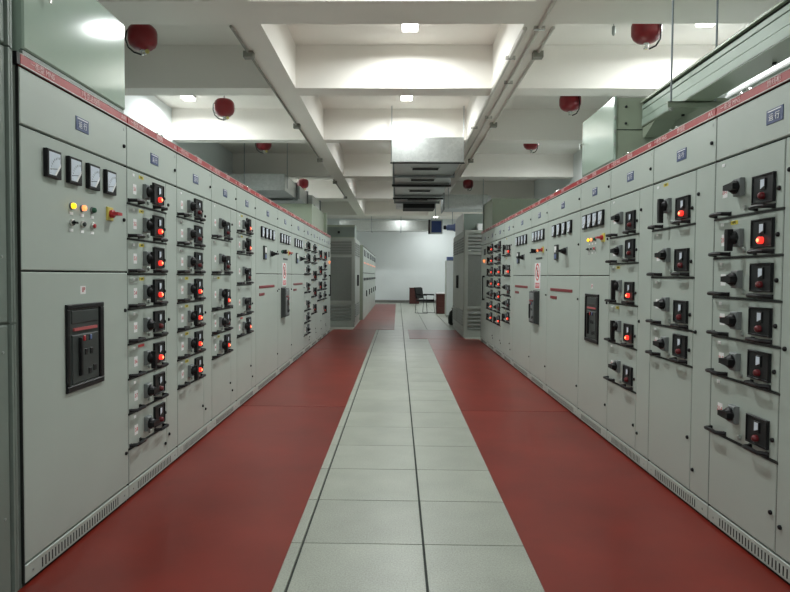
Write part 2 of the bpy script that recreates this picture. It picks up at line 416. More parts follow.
def add_drawer(cab, z1, h, lit, num, sticker='y', dw=.600, pull=True):
    """one withdrawable unit; z1 top of unit, origin bottom left"""
    z0 = z1 - h
    d = part(('drawer', round(h,3), dw), 'drawer', lambda b: b.cbox(.003, dw, 0, .018, .006, h-.002, .004), 'paint', cab, (0, 0, z0))
    part(('seal', dw), 'seal_strip', lambda b: b.box(.001, dw+.012, -.0035, .010, -.0045, .0055), 'gap', d)
    part('handle_l', 'pull_handle', handle_build(.155), 'black', d, (.012, 0, .020), smooth=True)
    part('handle_l', 'pull_handle', None, 'black', d, (.385, 0, .020), smooth=True)
    zs = .098 if h < .25 else .142
    part('sw_body', 'switch_base', switch_body, 'grey_plastic', d, (.252, 0, zs))
    part('sw_hub', 'switch_hub', switch_hub, 'black', d, (.252, 0, zs), smooth=True)
    ll_ = .042 if not lit else (.066 if h < .25 else .108)
    part(('sw_lever', ll_), 'switch_lever', switch_lever(ll_), 'black', d, (.252, 0, zs), (0, 0 if lit else PI/2, 0))
    part('panel', 'indicator_panel', panel_build, 'panel_black', d, (.370, 0, .040))
    part('panel_rim', 'panel_frame', panel_rim, 'black', d, (.370, 0, .040))
    part('p_meter', 'ammeter', lambda b: b.cbox(-.021,.021,-.016,-.008,-.026,.026,.002), 'black', d, (.462, 0, .128))
    part('p_meter_face', 'ammeter_dial', lambda b: b.prism([(-.015,-.021),(.015,-.010),(.015,.021),(-.015,.021)], -.0172,-.015), 'meter_face', d, (.462, 0, .128))
    if lit:
        part('lamp_on', 'pilot_lamp', lambda b: b.lathe([(.017,-.008),(.017,-.026),(.013,-.030)], 14, axis='Y'), 'lamp_red_on', d, (.460, 0, .074), smooth=True)
        part('lamp_on_c', 'lamp_lens', lambda b: b.lathe([(.0095,-.028),(.008,-.033),(.004,-.035)], 14, axis='Y'), 'lamp_core_on', d, (.460, 0, .074), smooth=True)
    else:
        part('lamp_off', 'pilot_lamp', lambda b: b.lathe([(.016,-.008),(.016,-.024),(.012,-.030),(.006,-.033)], 14, axis='Y'), 'lamp_red_off', d, (.460, 0, .074), smooth=True)
    part('d_lock', 'cam_lock', lambda b: b.lathe([(.013,.002),(.013,-.008),(.010,-.011)], 12, axis='Y'), 'lock_grey', d, (.300, 0, .036), smooth=True)
    key_lock(d, .568, .095)
    part('num_plate', 'number_plate', lambda b: b.box(-.024,.024,-.0012,.001,-.030,.030), 'white_plastic', d, (.105, 0, zs-.004))
    text('lettering', num, .034, 'letter_red', d, (.105, -.0022, zs-.004), sx=.8)
    part('small_plate', 'circuit_tag', lambda b: b.box(-.014,.014,-.003,.001,-.008,.008), 'white_plastic', d, (.085, 0, h-.03))
    if sticker == 'y':
        part('stick_y', 'warning_sticker', lambda b: b.box(-.034,.034,-.0012,.001,-.010,.010), 'sticker_yellow', d, (.200, 0, h-.028))
        text('lettering', '有电', .016, 'letter_black', d, (.200, -.0022, h-.028))
    elif sticker == 'r':
        part('stick_r', 'warning_sticker', lambda b: b.box(-.045,.045,-.0012,.001,-.008,.008), 'sticker_red', d, (.185, 0, h-.024))
    return d
def drawer_cabinet(label, loc, rotz, w_, units, lits, texts, no, red=(), stick=None):
    c = cabinet('drawer_cabinet', label, loc, rotz, w_, texts, 'switchgear cabinets with withdrawable drawers')
    z = ZT
    for i, (n, l) in enumerate(zip(units, lits)):
        st = 'r' if i in red else ('y' if (l or (stick and i in stick)) else None)
        add_drawer(c, z, n*U, l, '%d-%d' % (no, i+1), st); z -= n*U
    p = door(c, 'lower_panel', .003, .600, ZP, z-.004)
    key_lock(p, .565, max(.05, (z-ZP)*.42))
    s = door(c, 'cable_door', .605, w_-.0034, ZP, ZT-.001)
    for zz in (.13, .92, 1.70): key_lock(s, .035, zz)
    part('dshade', 'door_shade_strip', lambda b: b.box(.6005, .6045, .003, .016, ZP, ZT-.002), 'gap', c)  # near-black filler, painted shade of the gap beside the cable door
    return c

def meter(parent, x, z, s=1.0, ang=.5):
    W, H = .116*s, .126*s
    m = part(('m', s), 'panel_meter', lambda b: b.cbox(-W/2, W/2, -.020, .001, -H/2, H/2, .003), 'black', parent, (x, 0, z))
    r = .012
    cut = .42
    part(('mf', s), 'meter_dial', lambda b: b.prism([(-W/2+r,-H/2+r),(W/2-r-W*cut,-H/2+r),(W/2-r,-H/2+r+H*.42),(W/2-r,H/2-r),(-W/2+r,H/2-r)], -.0210, -.018), 'meter_face', m)
    def bez(b):
        ax, az, bx, bz = W/2-r-W*cut, -H/2+r, W/2-r, -H/2+r+H*.42
        b.prism([(ax-.004,az),(ax+.010,az),(bx,bz-.008),(bx,bz+.006)], -.0225, -.020)
    part(('mb', s), 'meter_bezel', bez, 'white_plastic', m)
    def scale(b):
        cx, cz = W/2-r-.008, -H/2+r+.008
        for i in range(9):
            a = PI/2 + (PI/2)*i/8
            r0, r1 = .070*s, .078*s
            p0 = (cx+r0*math.cos(a), cz+r0*math.sin(a)); p1 = (cx+r1*math.cos(a), cz+r1*math.sin(a))
            b.prism([(p0[0]-.001,p0[1]-.001),(p0[0]+.001,p0[1]-.001),(p1[0]+.001,p1[1]+.001),(p1[0]-.001,p1[1]+.001)], -.0217, -.0209)
        b.prism([(-W/2+.016, -H/2+.034),(cx-.02, cz+.022),(cx-.02, cz+.025),(-W/2+.016,-H/2+.0365)], -.0217, -.0209)
    part(('ms', s), 'meter_scale', scale, 'slate', m)
def pilot(parent, x, z, material, r=.014):
    a = part('pl_ring', 'lamp_collar', lambda b: b.lathe([(.018,.001),(.018,-.006),(.015,-.008)], 14, axis='Y'), 'grey_plastic', parent, (x, 0, z), smooth=True)
    part(('pl', material), 'pilot_lamp', lambda b: b.lathe([(r,-.006),(r,-.016),(r*.8,-.022),(r*.3,-.025)], 14, axis='Y'), material, parent, (x, 0, z), smooth=True)
def tagplate(parent, x, z, w_=.034):
    part(('tp', w_), 'tag_plate', lambda b: b.box(-w_/2, w_/2, -.002, .001, -.007, .007), 'white_plastic', parent, (x, 0, z))
def control_row(parent, x0, z, dx=.102):
    for i, m in enumerate(('lamp_yellow_on', 'lamp_orange_on', 'lamp_green_off')):
        pilot(parent, x0+i*dx, z, m); tagplate(parent, x0+i*dx, z-.036)
    for i, m in enumerate(('black', 'slate', 'switch_red')):
        part(('btn_ring'), 'button_ring', lambda b: b.lathe([(.017,.001),(.017,-.010),(.013,-.012)], 14, axis='Y'), 'chrome', parent, (x0+i*dx, 0, z-.080), smooth=True)
        part(('btn', m, i), 'push_button', (lambda b: b.lathe([(.011,-.010),(.011,-.018),(.008,-.020)], 12, axis='Y')) if i else
             (lambda b: (b.lathe([(.012,-.010),(.012,-.016)], 12, axis='Y'), b.prism([(-.012,-.005),(.012,-.005),(.012,.005),(-.012,.005)], -.030, -.014))), m, parent, (x0+i*dx, 0, z-.080), smooth=False)
        tagplate(parent, x0+i*dx, z-.116)
def selector(parent, x, z):
    s = part('sel', 'selector_plate', lambda b: b.cbox(-.034,.034,-.010,.001,-.036,.036,.003), 'switch_yellow', parent, (x, 0, z))
    part('selk', 'selector_knob', lambda b: (b.lathe([(.022,-.008),(.022,-.026),(.018,-.030)], 14, axis='Y'), b.prism([(-.008,-.026),(.008,-.026),(.008,.026),(-.008,.026)], -.062, -.028)), 'switch_red', s, rot=(0, PI/2, 0))
def breaker(parent, x, z, proud):
    """air circuit breaker behind its black escutcheon; x,z lower left corner"""
    W, H = (.32, .41) if proud else (.368, .422)
    if not proud:
        fr = part('acb_fr', 'breaker_frame', lambda b: (b.cbox(0,W,-.013,.004,0,.030,.004), b.cbox(0,W,-.013,.004,H-.024,H,.004),
                  b.cbox(0,.024,-.013,.004,.030,H-.024,.004), b.cbox(W-.040,W,-.013,.004,.030,H-.024,.004)), 'black', parent, (x, 0, z))
        y = -.003
    else:
        fr = part('acb_fr2', 'breaker_frame', lambda b: (b.cbox(0,W,-.012,.004,0,H,.004), b.cbox(.012,W-.012,-.062,-.012,.012,H-.012,.010)), 'slate', parent, (x, 0, z))
        y = -.063
    def face(b):
        b.cbox(.026, W-.042, y, y+.006, .032, H-.026, .003)
        b.cbox(.05, W-.06, y-.007, y, .035, H-.150, .004)
        b.cbox(.05, W-.06, y-.004, y, H-.095, H-.032, .003)
    part(('acb_face', proud), 'breaker_face', face, 'grey_plastic' if proud else 'slate', parent, (x, 0, z))
    part(('acb_red', proud), 'rating_label', lambda b: b.box(.065, W-.075, y-.009, y, H-.130, H-.116), 'breaker_label' if not proud else 'strip_red', parent, (x, 0, z))
    def lev(b): b.cbox(.105,.125, y-.022, y-.006, .07, H-.165, .004)
    part(('acb_lev', proud), 'charging_lever', lev, 'black', parent, (x, 0, z))
    for (bx, bz) in ((.150,.235),(.205,.235),(.165,.165),(.215,.165),(.20,.065),(.25,.075)):
        part(('acb_win', proud), 'breaker_window', lambda b: b.cbox(0, .030, y-.010, y-.006, 0, .032, .003), 'black', parent, (x+bx, 0, z+bz))
    part(('acb_btn2', proud), 'push_button', lambda b: b.cbox(.150,.166, y-.014, y-.008, .237, .264, .003), 'switch_red', parent, (x, 0, z))
    part(('acb_btn3', proud), 'push_button', lambda b: b.cbox(.212,.228, y-.014, y-.008, .239, .264, .003), 'device_blue', parent, (x, 0, z))
def incoming_cabinet(label, loc, rotz, w_, texts, ax, mx, cx, selx, num):
    c = cabinet('incoming_cabinet', label, loc, rotz, w_, texts, 'metered switchgear cabinets')
    up = door(c, 'meter_door', .0034, w_-.0034, 1.349, ZT-.001)
    for i in range(4): meter(up, mx+i*.187*(w_/1.02 if w_ < 1 else 1) - .002, 1.828-1.349)
    control_row(up, cx, 1.660-1.349, .102 if w_ > .9 else .085)
    selector(up, selx, 1.660-1.349)
    key_lock(up, w_-.052, .294)
    lo = door(c, 'breaker_door', .0034, w_-.0034, ZP, 1.341)
    breaker(lo, ax, .765-ZP, False)
    part('numbig', 'number_plate', lambda b: b.box(-.026,.026,-.0014,.001,-.020,.020), 'white_plastic', lo, (ax+.17, 0, 1.254-ZP))
    text('lettering', num, .036, 'letter_red', lo, (ax+.17, -.0024, 1.254-ZP))
    key_lock(lo, w_-.045, 1.02); key_lock(lo, w_-.045, .19)
    return c
def capacitor_cabinet(label, loc, rotz, w_, texts):
    c = cabinet('capacitor_cabinet', label, loc, rotz, w_, texts, 'metered switchgear cabinets')
    up = door(c, 'meter_door', .0034, w_-.0034, 1.349, ZT-.001)
    k = w_/1.25
    for i in range(4): meter(up, (.30+i*.205)*k, 1.828-1.349)
    p = part('pfc', 'power_controller', lambda b: b.cbox(-.058,.058,-.022,.001,-.080,.080,.005), 'slate', up, (.42*k, 0, .245))
    part('pfc2', 'controller_screen', lambda b: b.box(-.040,.040,-.0235,-.020,.0,.064), 'white_plastic', p)
    part('pfc3', 'controller_keys', lambda b: b.box(-.040,.040,-.0235,-.020,-.066,-.020), 'device_blue', p)
    sw = part('rot_base', 'rotary_plate', lambda b: b.cbox(-.040,.040,-.012,.001,-.040,.040,.004), 'grey_plastic', up, (.78*k, 0, .245))
    part('rot_knob', 'rotary_knob', lambda b: (b.lathe([(.034,-.010),(.034,-.030),(.028,-.036),(.018,-.060)], 16, axis='Y'), b.prism([(-.055,-.012),(.055,-.012),(.055,.012),(-.055,.012)], -.095, -.055)), 'black', sw)
    key_lock(up, w_-.05, .29)
    lo = door(c, 'lower_door', .0034, w_-.0034, ZP, 1.341)
    part('rs1', 'switch_label_strip', lambda b: b.cbox(0,.86*1.0,-.006,.001,-.016,.016,.003), 'strip_red', lo, (.16*k, 0, 1.195-ZP))
    part('rs2', 'switch_label_strip', lambda b: b.cbox(0,.27,-.006,.001,-.016,.016,.003), 'strip_red', lo, (.16*k, 0, 1.110-ZP))
    key_lock(lo, w_-.045, 1.02); key_lock(lo, w_-.045, .20)
    return c
def coupling_cabinet(label, loc, rotz, w_, texts):
    c = cabinet('coupling_cabinet', label, loc, rotz, w_, texts, 'metered switchgear cabinets')
    up = door(c, 'meter_door', .0034, w_-.0034, 1.349, ZT-.001)
    k = w_/1.02
    for i in range(4): meter(up, (.20+i*.187)*k, 1.828-1.349)
    pilot(up, .22*k, .300, 'lamp_green_off')
    part('rk', 'rotary_knob', lambda b: (b.lathe([(.026,.001),(.026,-.030),(.020,-.036)], 14, axis='Y'), b.prism([(-.008,-.028),(.008,-.028),(.008,.028),(-.008,.028)], -.06, -.03)), 'black', up, (.30*k, 0, .300))
    for i in range(3): pilot(up, (.40+i*.09)*k, .300, ('lamp_red_off', 'lamp_orange_on', 'lamp_red_off')[i])
    selector(up, .76*k, .300)
    part('cstrip', 'tag_plate', lambda b: b.box(-.16,.16,-.003,.001,-.012,.012), 'slate', up, (.52*k, 0, .205))
    sg = part('sign', 'warning_sign', lambda b: b.cbox(0,.30,-.005,-.0005,0,.315,.001), 'white_plastic', up, (.28*k, -.001, .145-.315+.005))
    def ring(b):
        k_ = 28
        for j in range(k_):
            a0, a1 = 2*PI*j/k_, 2*PI*(j+1)/k_
            b.prism([(.15+.085*math.cos(a0),.205+.085*math.sin(a0)),(.15+.085*math.cos(a1),.205+.085*math.sin(a1)),
                     (.15+.105*math.cos(a1),.205+.105*math.sin(a1)),(.15+.105*math.cos(a0),.205+.105*math.sin(a0))], -.0066, -.005)
        b.prism([(.085,.255),(.10,.272),(.215,.155),(.20,.140)], -.0068, -.005)
        b.box(.04,.26,-.0066,-.005,.015,.075)
    part('sign_ring', 'sign_print', ring, 'letter_red', sg)
    def fig(b):
        b.box(.125,.15,-.0062,-.005,.15,.26); b.box(.15,.19,-.0062,-.005,.205,.225); b.box(.15,.195,-.0062,-.005,.15,.165)
    part('sign_fig', 'sign_figure', fig, 'letter_black', sg)
    text('lettering', '禁止合闸', .046, 'letter_white', sg, (.15, -.0072, .045))
    key_lock(up, w_-.045, .29)
    lo = door(c, 'breaker_door', .0034, w_-.0034, ZP, 1.341)
    breaker(lo, .20*k, .755-ZP, True)
    key_lock(lo, w_-.045, 1.02); key_lock(lo, w_-.045, .20); key_lock(lo, .05, 1.04)
    return c

HT = [('一柜型 MNS', .17), ('馈线柜', .60), ('AA', .95)]
HI = [('一柜型 MNS', .16), ('1号变进线柜', .58), ('AA1', .95)]
def L(y): return (XL, y, 0), PI/2
def R(y): return (XR, y, 0), -PI/2
LY = [2.575, 3.598, 4.410, 5.234, 6.056, 6.868, 8.14, 9.20, 10.435, 11.285, 12.107, 12.923, 13.78, 14.49]
RYj = [2.36, 3.392, 4.211, 5.043, 5.859, 7.122, 7.995, 9.213, 10.026, 10.900, 11.742, 12.747]
lw = [round(b-a, 4) for a, b in zip(LY, LY[1:])]
rw = [round(b-a, 4) for a, b in zip(RYj, RYj[1:])]
incoming_cabinet('grey incoming cabinet under the green box, four meters above a black framed breaker', *L(LY[0]), lw[0], HI, .334, .228, .398, .793, '1P')
part('hcap', 'header_end_cap', lambda b: b.box(-.022, .0, -.006, .03, 2.195, 2.2445), 'black', bpy.data.objects['incoming_cabinet'])
drawer_cabinet('grey cabinet with eight drawers, five lamps lit, beside the cabinet under the green box', *L(LY[1]), lw[1], [2]*8, [1,1,1,1,0,1,0,0], HT, 2, red=(5,))
drawer_cabinet('grey cabinet with seven equal drawers, only the lower four lamps lit', *L(LY[2]), lw[2], [2]*7, [0,0,0,1,1,1,1], HT, 3)
drawer_cabinet('grey cabinet with three tall drawers over two short, two lamps lit', *L(LY[3]), lw[3], [3,3,3,2,2], [0,0,1,0,1], HT, 4)
drawer_cabinet('grey five-drawer cabinet with red sticker on its lowest drawer, beside the red label strips', *L(LY[4]), lw[4], [2,2,3,3,2], [1,1,0,0,1], HT, 5, red=(4,))
capacitor_cabinet('grey metered cabinet with red label strips next to the five-drawer cabinet with the red sticker', *L(LY[5]), lw[5], HT)
coupling_cabinet('grey cabinet with prohibition sign and protruding breaker in the row under the green box', *L(LY[6]), lw[6], HT)
capacitor_cabinet('grey metered cabinet with red label strips between the prohibition sign and seven unequal drawers', *L(LY[7]), lw[7], HT)
drawer_cabinet('grey cabinet with seven drawers mostly unlit, beside the far red label strips', *L(LY[8]), lw[8], [2,2,2,3,3,2,2], [1,1,0,0,0,0,0], HT, 9)
drawer_cabinet('grey cabinet with five drawers, lower three lamps lit, near the pale olive box', *L(LY[9]), lw[9], [2,2,3,3,3], [0,0,1,1,1], HT, 10)
drawer_cabinet('grey cabinet with four drawers, upper three lamps lit, before the six-drawer one', *L(LY[10]), lw[10], [3,3,3,2], [1,1,1,0], HT, 11)
drawer_cabinet('grey cabinet with six drawers beside the cabinet with amber lamp, facing the busway row', *L(LY[11]), lw[11], [3,2,2,2,2,3], [1,0,0,0,0,1], HT, 12)
def end_cabinet(label, loc, rotz, w_):
    c = cabinet('end_cabinet', label, loc, rotz, w_, HT[:2], 'cabinets at the far ends of the rows')
    d = door(c, 'front_door', .0034, w_-.0034, ZP, ZT-.001)
    pilot(d, w_*.5, 1.50, 'lamp_orange_on', .014)
    part('big_lamp', 'beacon_lamp', lambda b: b.lathe([(.022,-.004),(.022,-.026),(.014,-.034)], 14, axis='Y'), 'lamp_orange_on', d, (w_*.5, 0, 1.53), smooth=True)
    part('end_disp', 'display_window', lambda b: b.cbox(-.09,.09,-.012,.001,-.06,.06,.004), 'slate', d, (w_*.5, 0, 1.70))
    part('end_bar', 'bar_handle', lambda b: (b.cbox(-.016,.016,-.050,-.030,-.24,.24,.006), b.box(-.014,.014,-.032,.001,-.24,-.205), b.box(-.014,.014,-.032,.001,.205,.24)), 'black_matt', d, (w_*.5, 0, 1.00))
    return c
end_cabinet('grey end cabinet with amber lamp and bar handle beside the louvred enclosure with olive box', *L(LY[12]), lw[12])
RHT = [('一柜型 MNS', .14), ('馈线柜', .50), ('AA', .93)]
drawer_cabinet('grey cabinet with six drawers, tall ones top and bottom, widest cable door, second lamp lit', *R(RYj[1]), rw[0], [3,2,2,2,2,3], [0,1,0,0,0,0], RHT, 21)
drawer_cabinet('grey cabinet with four tall drawers, only the top lamp lit and lever down', *R(RYj[2]), rw[1], [3,3,3,2], [1,0,0,0], RHT, 22)
drawer_cabinet('grey cabinet with five drawers, third and fourth lamps lit, beside the framed breaker cabinet', *R(RYj[3]), rw[2], [3,2,3,3,3], [0,0,1,1,0], RHT, 23)
incoming_cabinet('narrow grey incoming cabinet with framed breaker, in the row under the busway', *R(RYj[4]), rw[3], RHT, .205, .166, .28, .66, '2P')
capacitor_cabinet('grey metered cabinet with red label strips beside the narrow framed breaker cabinet', *R(RYj[5]), rw[4], RHT)
coupling_cabinet('grey cabinet with prohibition sign and protruding breaker in the row with the busway', *R(RYj[6]), rw[5], RHT)
capacitor_cabinet('grey metered cabinet with red label strips beside five drawers, in the busway row', *R(RYj[7]), rw[6], RHT)
drawer_cabinet('grey cabinet with five tall drawers next to far red label strips, in the busway row', *R(RYj[8]), rw[7], [3,3,3,2,2], [1,1,0,0,1], RHT, 28)
drawer_cabinet('grey cabinet with seven drawers, top two lamps unlit, in the busway row', *R(RYj[9]), rw[8], [2]*7, [0,0,1,1,1,0,1], RHT, 29)
drawer_cabinet('grey cabinet with seven drawers, top four lamps lit, in the busway row', *R(RYj[10]), rw[9], [2]*7, [1,1,1,1,0,1,1], RHT, 30)
end_cabinet('grey end cabinet with amber lamp and bar handle beside the enclosure with the white wall piece', *R(RYj[11]), rw[10])

# upright at the near end of the row, its shade put into a darker paint
t = thing('cable_riser', 'shaded green-grey cable riser upright beside the incoming cabinet under the green box', 'cable riser', (XL, 1.75, 0), PI/2)
def riser(b):
    b.box(0, .775, .02, .9, 0, 3.3)
once('body', riser, 'paint_dark', t)
for (z0, z1) in ((.02, 1.128), (1.136, 2.236), (2.244, 3.29)):
    once('door', lambda b: b.cbox(.003, .728, -.004, .02, z0, z1, .006), 'paint_dark', t)
    once('edge_channel', lambda b: (b.box(.736, .748, -.012, .02, z0, z1), b.box(.764, .776, -.004, .02, z0, z1)), 'paint_dark', t)
for z in (.35, 1.02, 1.4, 2.08): part('pscrew', 'screw', None, 'lock_grey', t, (.69, -.004, z))

# ---------------------------------------------------------------- boxes and busway on top of the rows
t = thing('busbar_box', 'large glossy pale green busbar box standing on the incoming cabinet', 'metal box', (XL, 2.60, 2.2446), PI/2)
once('body', lambda b: b.box(.004, .966, .014, .9, 0, .502), 'paint_green', t)
once('front_cover', lambda b: b.cbox(0, .972, -.006, .012, .026, .508, .007), 'paint_green', t)
once('bottom_flange', lambda b: b.box(0, .96, -.002, .014, .0, .020), 'paint_dark', t)
lk = once('lock', lambda b: b.lathe([(.013,.002),(.013,-.012),(.009,-.016)], 14, axis='Y'), 'chrome', t, (.165, -.006, .335), smooth=True)
once('key', lambda b: (b.tube([(0,-.018,0),(0,-.030,-.004)], .004, 6), b.box(-.010,.010,-.026,-.023,-.055,-.012)), 'chrome', lk)

t = thing('busbar_box', 'pale green busbar box at the end of the overhead busway on the row', 'metal box', (XR, 5.83, 2.2446), -PI/2)
once('body', lambda b: b.box(.004, .838, .016, .9, 0, .500), 'paint_olive', t)
once('front_cover', lambda b: b.cbox(0, .845, -.006, .014, .012, .512, .007), 'paint_green', t)
once('bottom_flange', lambda b: b.box(0, .84, -.002, .016, 0, .010), 'paint_dark', t)
once('side_joint', lambda b: b.box(.838, .8405, .02, .88, .248, .254), 'gap', t)
for z in (.12, .22, .33, .44): once('hinge', lambda b: b.box(.842, .850, -.004, .012, z, z+.03), 'lock_grey', t)
for (yy, z) in ((.09,.43),(.09,.30),(.40,.43)): once('screw', lambda b: b.lathe([(.010,.838),(.010,.845),(.006,.848)], 10, axis='X'), 'black', t, (0, yy, z))
once('handle', lambda b: (b.tube([(.05,-.006,.30),(.05,-.04,.30)], .008, 8), b.tube([(.05,-.04,.31),(.05,-.04,.255)], .007, 8)), 'chrome', t)

t = thing('busway', 'green enclosed busway trunk running overhead from the box on the row', 'busway', (0, 0, 0))
bx0, bx1, bz0, bz1 = 1.905, 2.085, 2.519, 2.705
once('housing', lambda b: b.box(bx0+.012, bx1-.012, .5, 4.985, bz0+.004, bz1-.004), 'paint_busway', t)
once('top_flange', lambda b: b.box(bx0-.012, bx1+.012, .5, 4.98, bz1-.006, bz1+.008), 'paint_olive', t)
once('side_rib', lambda b: (b.box(bx0, bx0+.012, .5, 4.98, bz0, bz0+.058), b.box(bx0+.004, bx0+.012, .5, 4.98, bz0+.064, bz0+.125), b.box(bx0, bx0+.012, .5, 4.98, bz0+.131, bz0+.160)), 'paint_busway', t)
once('bottom_cover', lambda b: b.box(bx0, bx1, .5, 4.98, bz0-.004, bz0+.004), 'paint_olive', t)
once('shadow_strip', lambda b: b.box(bx0+.010, bx0+.0125, .5, 4.98, bz0+.160, bz1-.006), 'gap', t)  # near-black strip stands in for shade under the top flange
for y in (1.2, 2.0, 2.8, 3.5, 4.6): once('joint_bolt', lambda b: b.lathe([(.012, bz0-.016),(.012, bz0-.003)], 8, (bx1-.03, y, 0)), 'black', t)
once('elbow', lambda b: b.prism([(4.985,2.519),(4.985,2.43),(4.93,2.43),(4.75,2.515)], bx0+.01, bx1-.01), 'paint_olive', t,
     loc=(0,0,0)).matrix_local = Matrix(((0,1,0,0),(1,0,0,0),(0,0,1,0),(0,0,0,1)))
for y in (4.28,):
    h = thing('trapeze_hanger', 'steel trapeze hanger with two threaded rods carrying the green busway', 'hanger', (0, y, 0))
    once('cross_bar', lambda b: (b.box(1.80, 2.16, -.022, .022, bz0-.012, bz0-.004), b.box(1.80, 2.16, -.022, -.016, bz0-.045, bz0-.004)), 'paint_olive', h)
    for x in (1.83, 2.125):
        once('threaded_rod', lambda b: b.tube([(x, 0, bz0-.05), (x, 0, SLAB)], .007, 8), 'rod', h)
        once('nut', lambda b: b.lathe([(.014, bz0-.062),(.014, bz0-.044)], 6, (x, 0, 0)), 'chrome', h)

t = thing('bus_cover', 'low pale grey cover box on the cabinet tops beneath the green busway', 'metal box', (1.95, 1.5, 2.2446))
once('body', lambda b: b.box(0.004, .60, 0, 2.27, 0, .155), 'paint', t)
once('lid', lambda b: b.box(-.012, .62, -.01, 2.28, .155, .168), 'led_housing', t)  # whiter than the body: lit top edge put into the colour
once('strap', lambda b: b.box(-.004, .004, 1.55, 1.75, .10, .12), 'led_housing', t)
once('cut_out', lambda b: b.box(.0, .004, 1.78, 2.0, .02, .11), 'slate', t)

# ---------------------------------------------------------------- ceiling lamps
def lamp(x, y):
    lab, gp = (('small square LED lamp glowing above the tiled aisle', 'LED lamps above the aisle') if abs(x) < 1 else
               ('small square LED lamp close to the white end wall', 'LED lamps by the end wall') if y > 29 else
               ('small square LED lamp over the row with the shaded riser', 'LED lamps over the riser row') if x < 0 else
               ('small square LED lamp over the row with the busway', 'LED lamps over the busway row'))
    a = thing('ceiling_lamp', lab, 'ceiling lamp', (x, y, SLAB), group=gp)
    part('lamp_h', 'lamp_housing', lambda b: b.box(-.095,.095,-.095,.095,-.040,0), 'led_housing', a)
    part('lamp_d', 'diffuser', lambda b: b.box(-.085,.085,-.085,.085,-.068,-.040), 'led', a)
    ld = bpy.data.lights.new('lamp_light', 'AREA'); ld.shape = 'SQUARE'; ld.size = .16; ld.energy = LAMP_POWER; ld.color = LAMP_COLOR
    ld.spread = math.radians(171); lo = bpy.data.objects.new('lamp_light', ld); COL.objects.link(lo); lo.parent = a; lo.location = (0, 0, -.072)
for (x, y) in LAMPS: lamp(x, y)

# ---------------------------------------------------------------- hanging extinguishers
def extinguisher(x, y, zb, label, grp, rot=0.0):
    e = thing('hanging_extinguisher', label, 'extinguisher', (x, y, zb), rot, grp)
    part('ex_body', 'tank', lambda b: b.lathe([(.03,.0),(.085,.012),(.125,.045),(.142,.085),(.144,.17),(.135,.205),(.105,.238),(.05,.252),(.02,.256)], 24), 'extinguisher_red', e, smooth=True)
    part('ex_valve', 'valve', lambda b: (b.lathe([(.014,-.050),(.020,-.045),(.020,-.018),(.030,-.010),(.030,.004)], 12), b.tube([(.0,0,-.03),(.05,0,-.035)], .009, 6)), 'chrome', e, smooth=True)
    part('ex_gauge', 'gauge', lambda b: b.lathe([(.022,-.006),(.022,.006)], 12, (.055,-.02,-.02), axis='Y'), 'tag_yellow', e)
    part('ex_hose', 'cable', lambda b: b.tube([(-.10,-.06,.22),(-.13,-.08,.16),(-.135,-.09,.08),(-.11,-.09,.0),(-.06,-.07,-.045),(0,-.03,-.055)], .008, 6), 'black', e, smooth=True)
    h = SLAB - zb
    once('hanger_rod', lambda b: (b.tube([(0,0,.25),(0,0,h)], .008, 6), b.box(-.04,.04,-.04,.04,h-.008,h)), 'rod', e)
GE = 'hanging extinguishers above the cabinet rows'
for (x, y, zb, ro, lab) in (
    (-2.60, 6.35, 3.60, 0, 'red hanging extinguisher beside the glossy pale green busbar box'),
    (-2.51, 9.0, 3.60, 0, 'red hanging extinguisher in the brightly lit bay past the green box'),
    (-2.50, 11.6, 3.635, 0, 'red hanging extinguisher half hidden by a beam, before the duct behind the riser row'),
    (-2.50, 16.4, 3.60, 0, 'bright red hanging extinguisher above the duct behind the riser row'),
    (2.42, 6.25, 3.63, PI/2, 'red hanging extinguisher next to the small detector above the busway'),
    (2.32, 8.6, 3.58, PI/2, 'red hanging extinguisher beside the box at the end of the busway'),
    (2.45, 11.7, 3.68, PI/2, 'red hanging extinguisher half hidden by a beam, past the box at the busway end'),
    (1.90, 17.2, 3.72, PI/2, 'dark red hanging extinguisher in shade above the cross duct')):
    extinguisher(x, y, zb, lab, GE, ro)

# ---------------------------------------------------------------- conduits on the beams
def conduit(name, x, z, y0, y1, r, m, label, boxes=(), clips=()):
    c = thing(name, label, 'conduit', (x, y0, z))
    once('pipe', lambda b: b.tube([(0,0,0),(0,y1-y0,0)], r, 8), m, c, smooth=True)
    for y in boxes: once('junction_box', lambda b: b.cbox(-.05,.05,y-y0-.045,y-y0+.045,-.05,.013,.004), 'conduit_dark', c)
    for y in clips: once('pipe_clip', lambda b: b.box(-.05,.05,y-y0-.012,y-y0+.012,-.020,.014), 'chrome', c)
conduit('conduit', -1.545, SOFFIT-.016, 5.76, 12.4, .014, 'conduit_dark', 'thin grey conduit with three junction boxes on the beam over the riser row', (6.45, 9.5, 12.3))
conduit('conduit', 1.145, SOFFIT-.024, 5.80, 14.4, .020, 'conduit', 'pale conduit along the aisle edge of the beam next to the galvanised duct', (), (6.55, 9.6, 12.6))
conduit('conduit', 1.275, SOFFIT-.016, 4.2, 14.4, .015, 'conduit', 'conduit along the middle of the beam soffit beside the galvanised duct', (), (5.8, 7.4, 9.0))
conduit('conduit', 1.405, SOFFIT-.016, 5.80, 14.4, .014, 'conduit', 'thin conduit with junction boxes along the beam edge facing the busway', (6.45, 9.4, 12.3))
conduit('conduit', -1.545, SOFFIT-.016, 14.9, 18.5, .014, 'conduit_dark', 'short far conduit with boxes on the beam over the louvred enclosure', (15.2, 18.2))

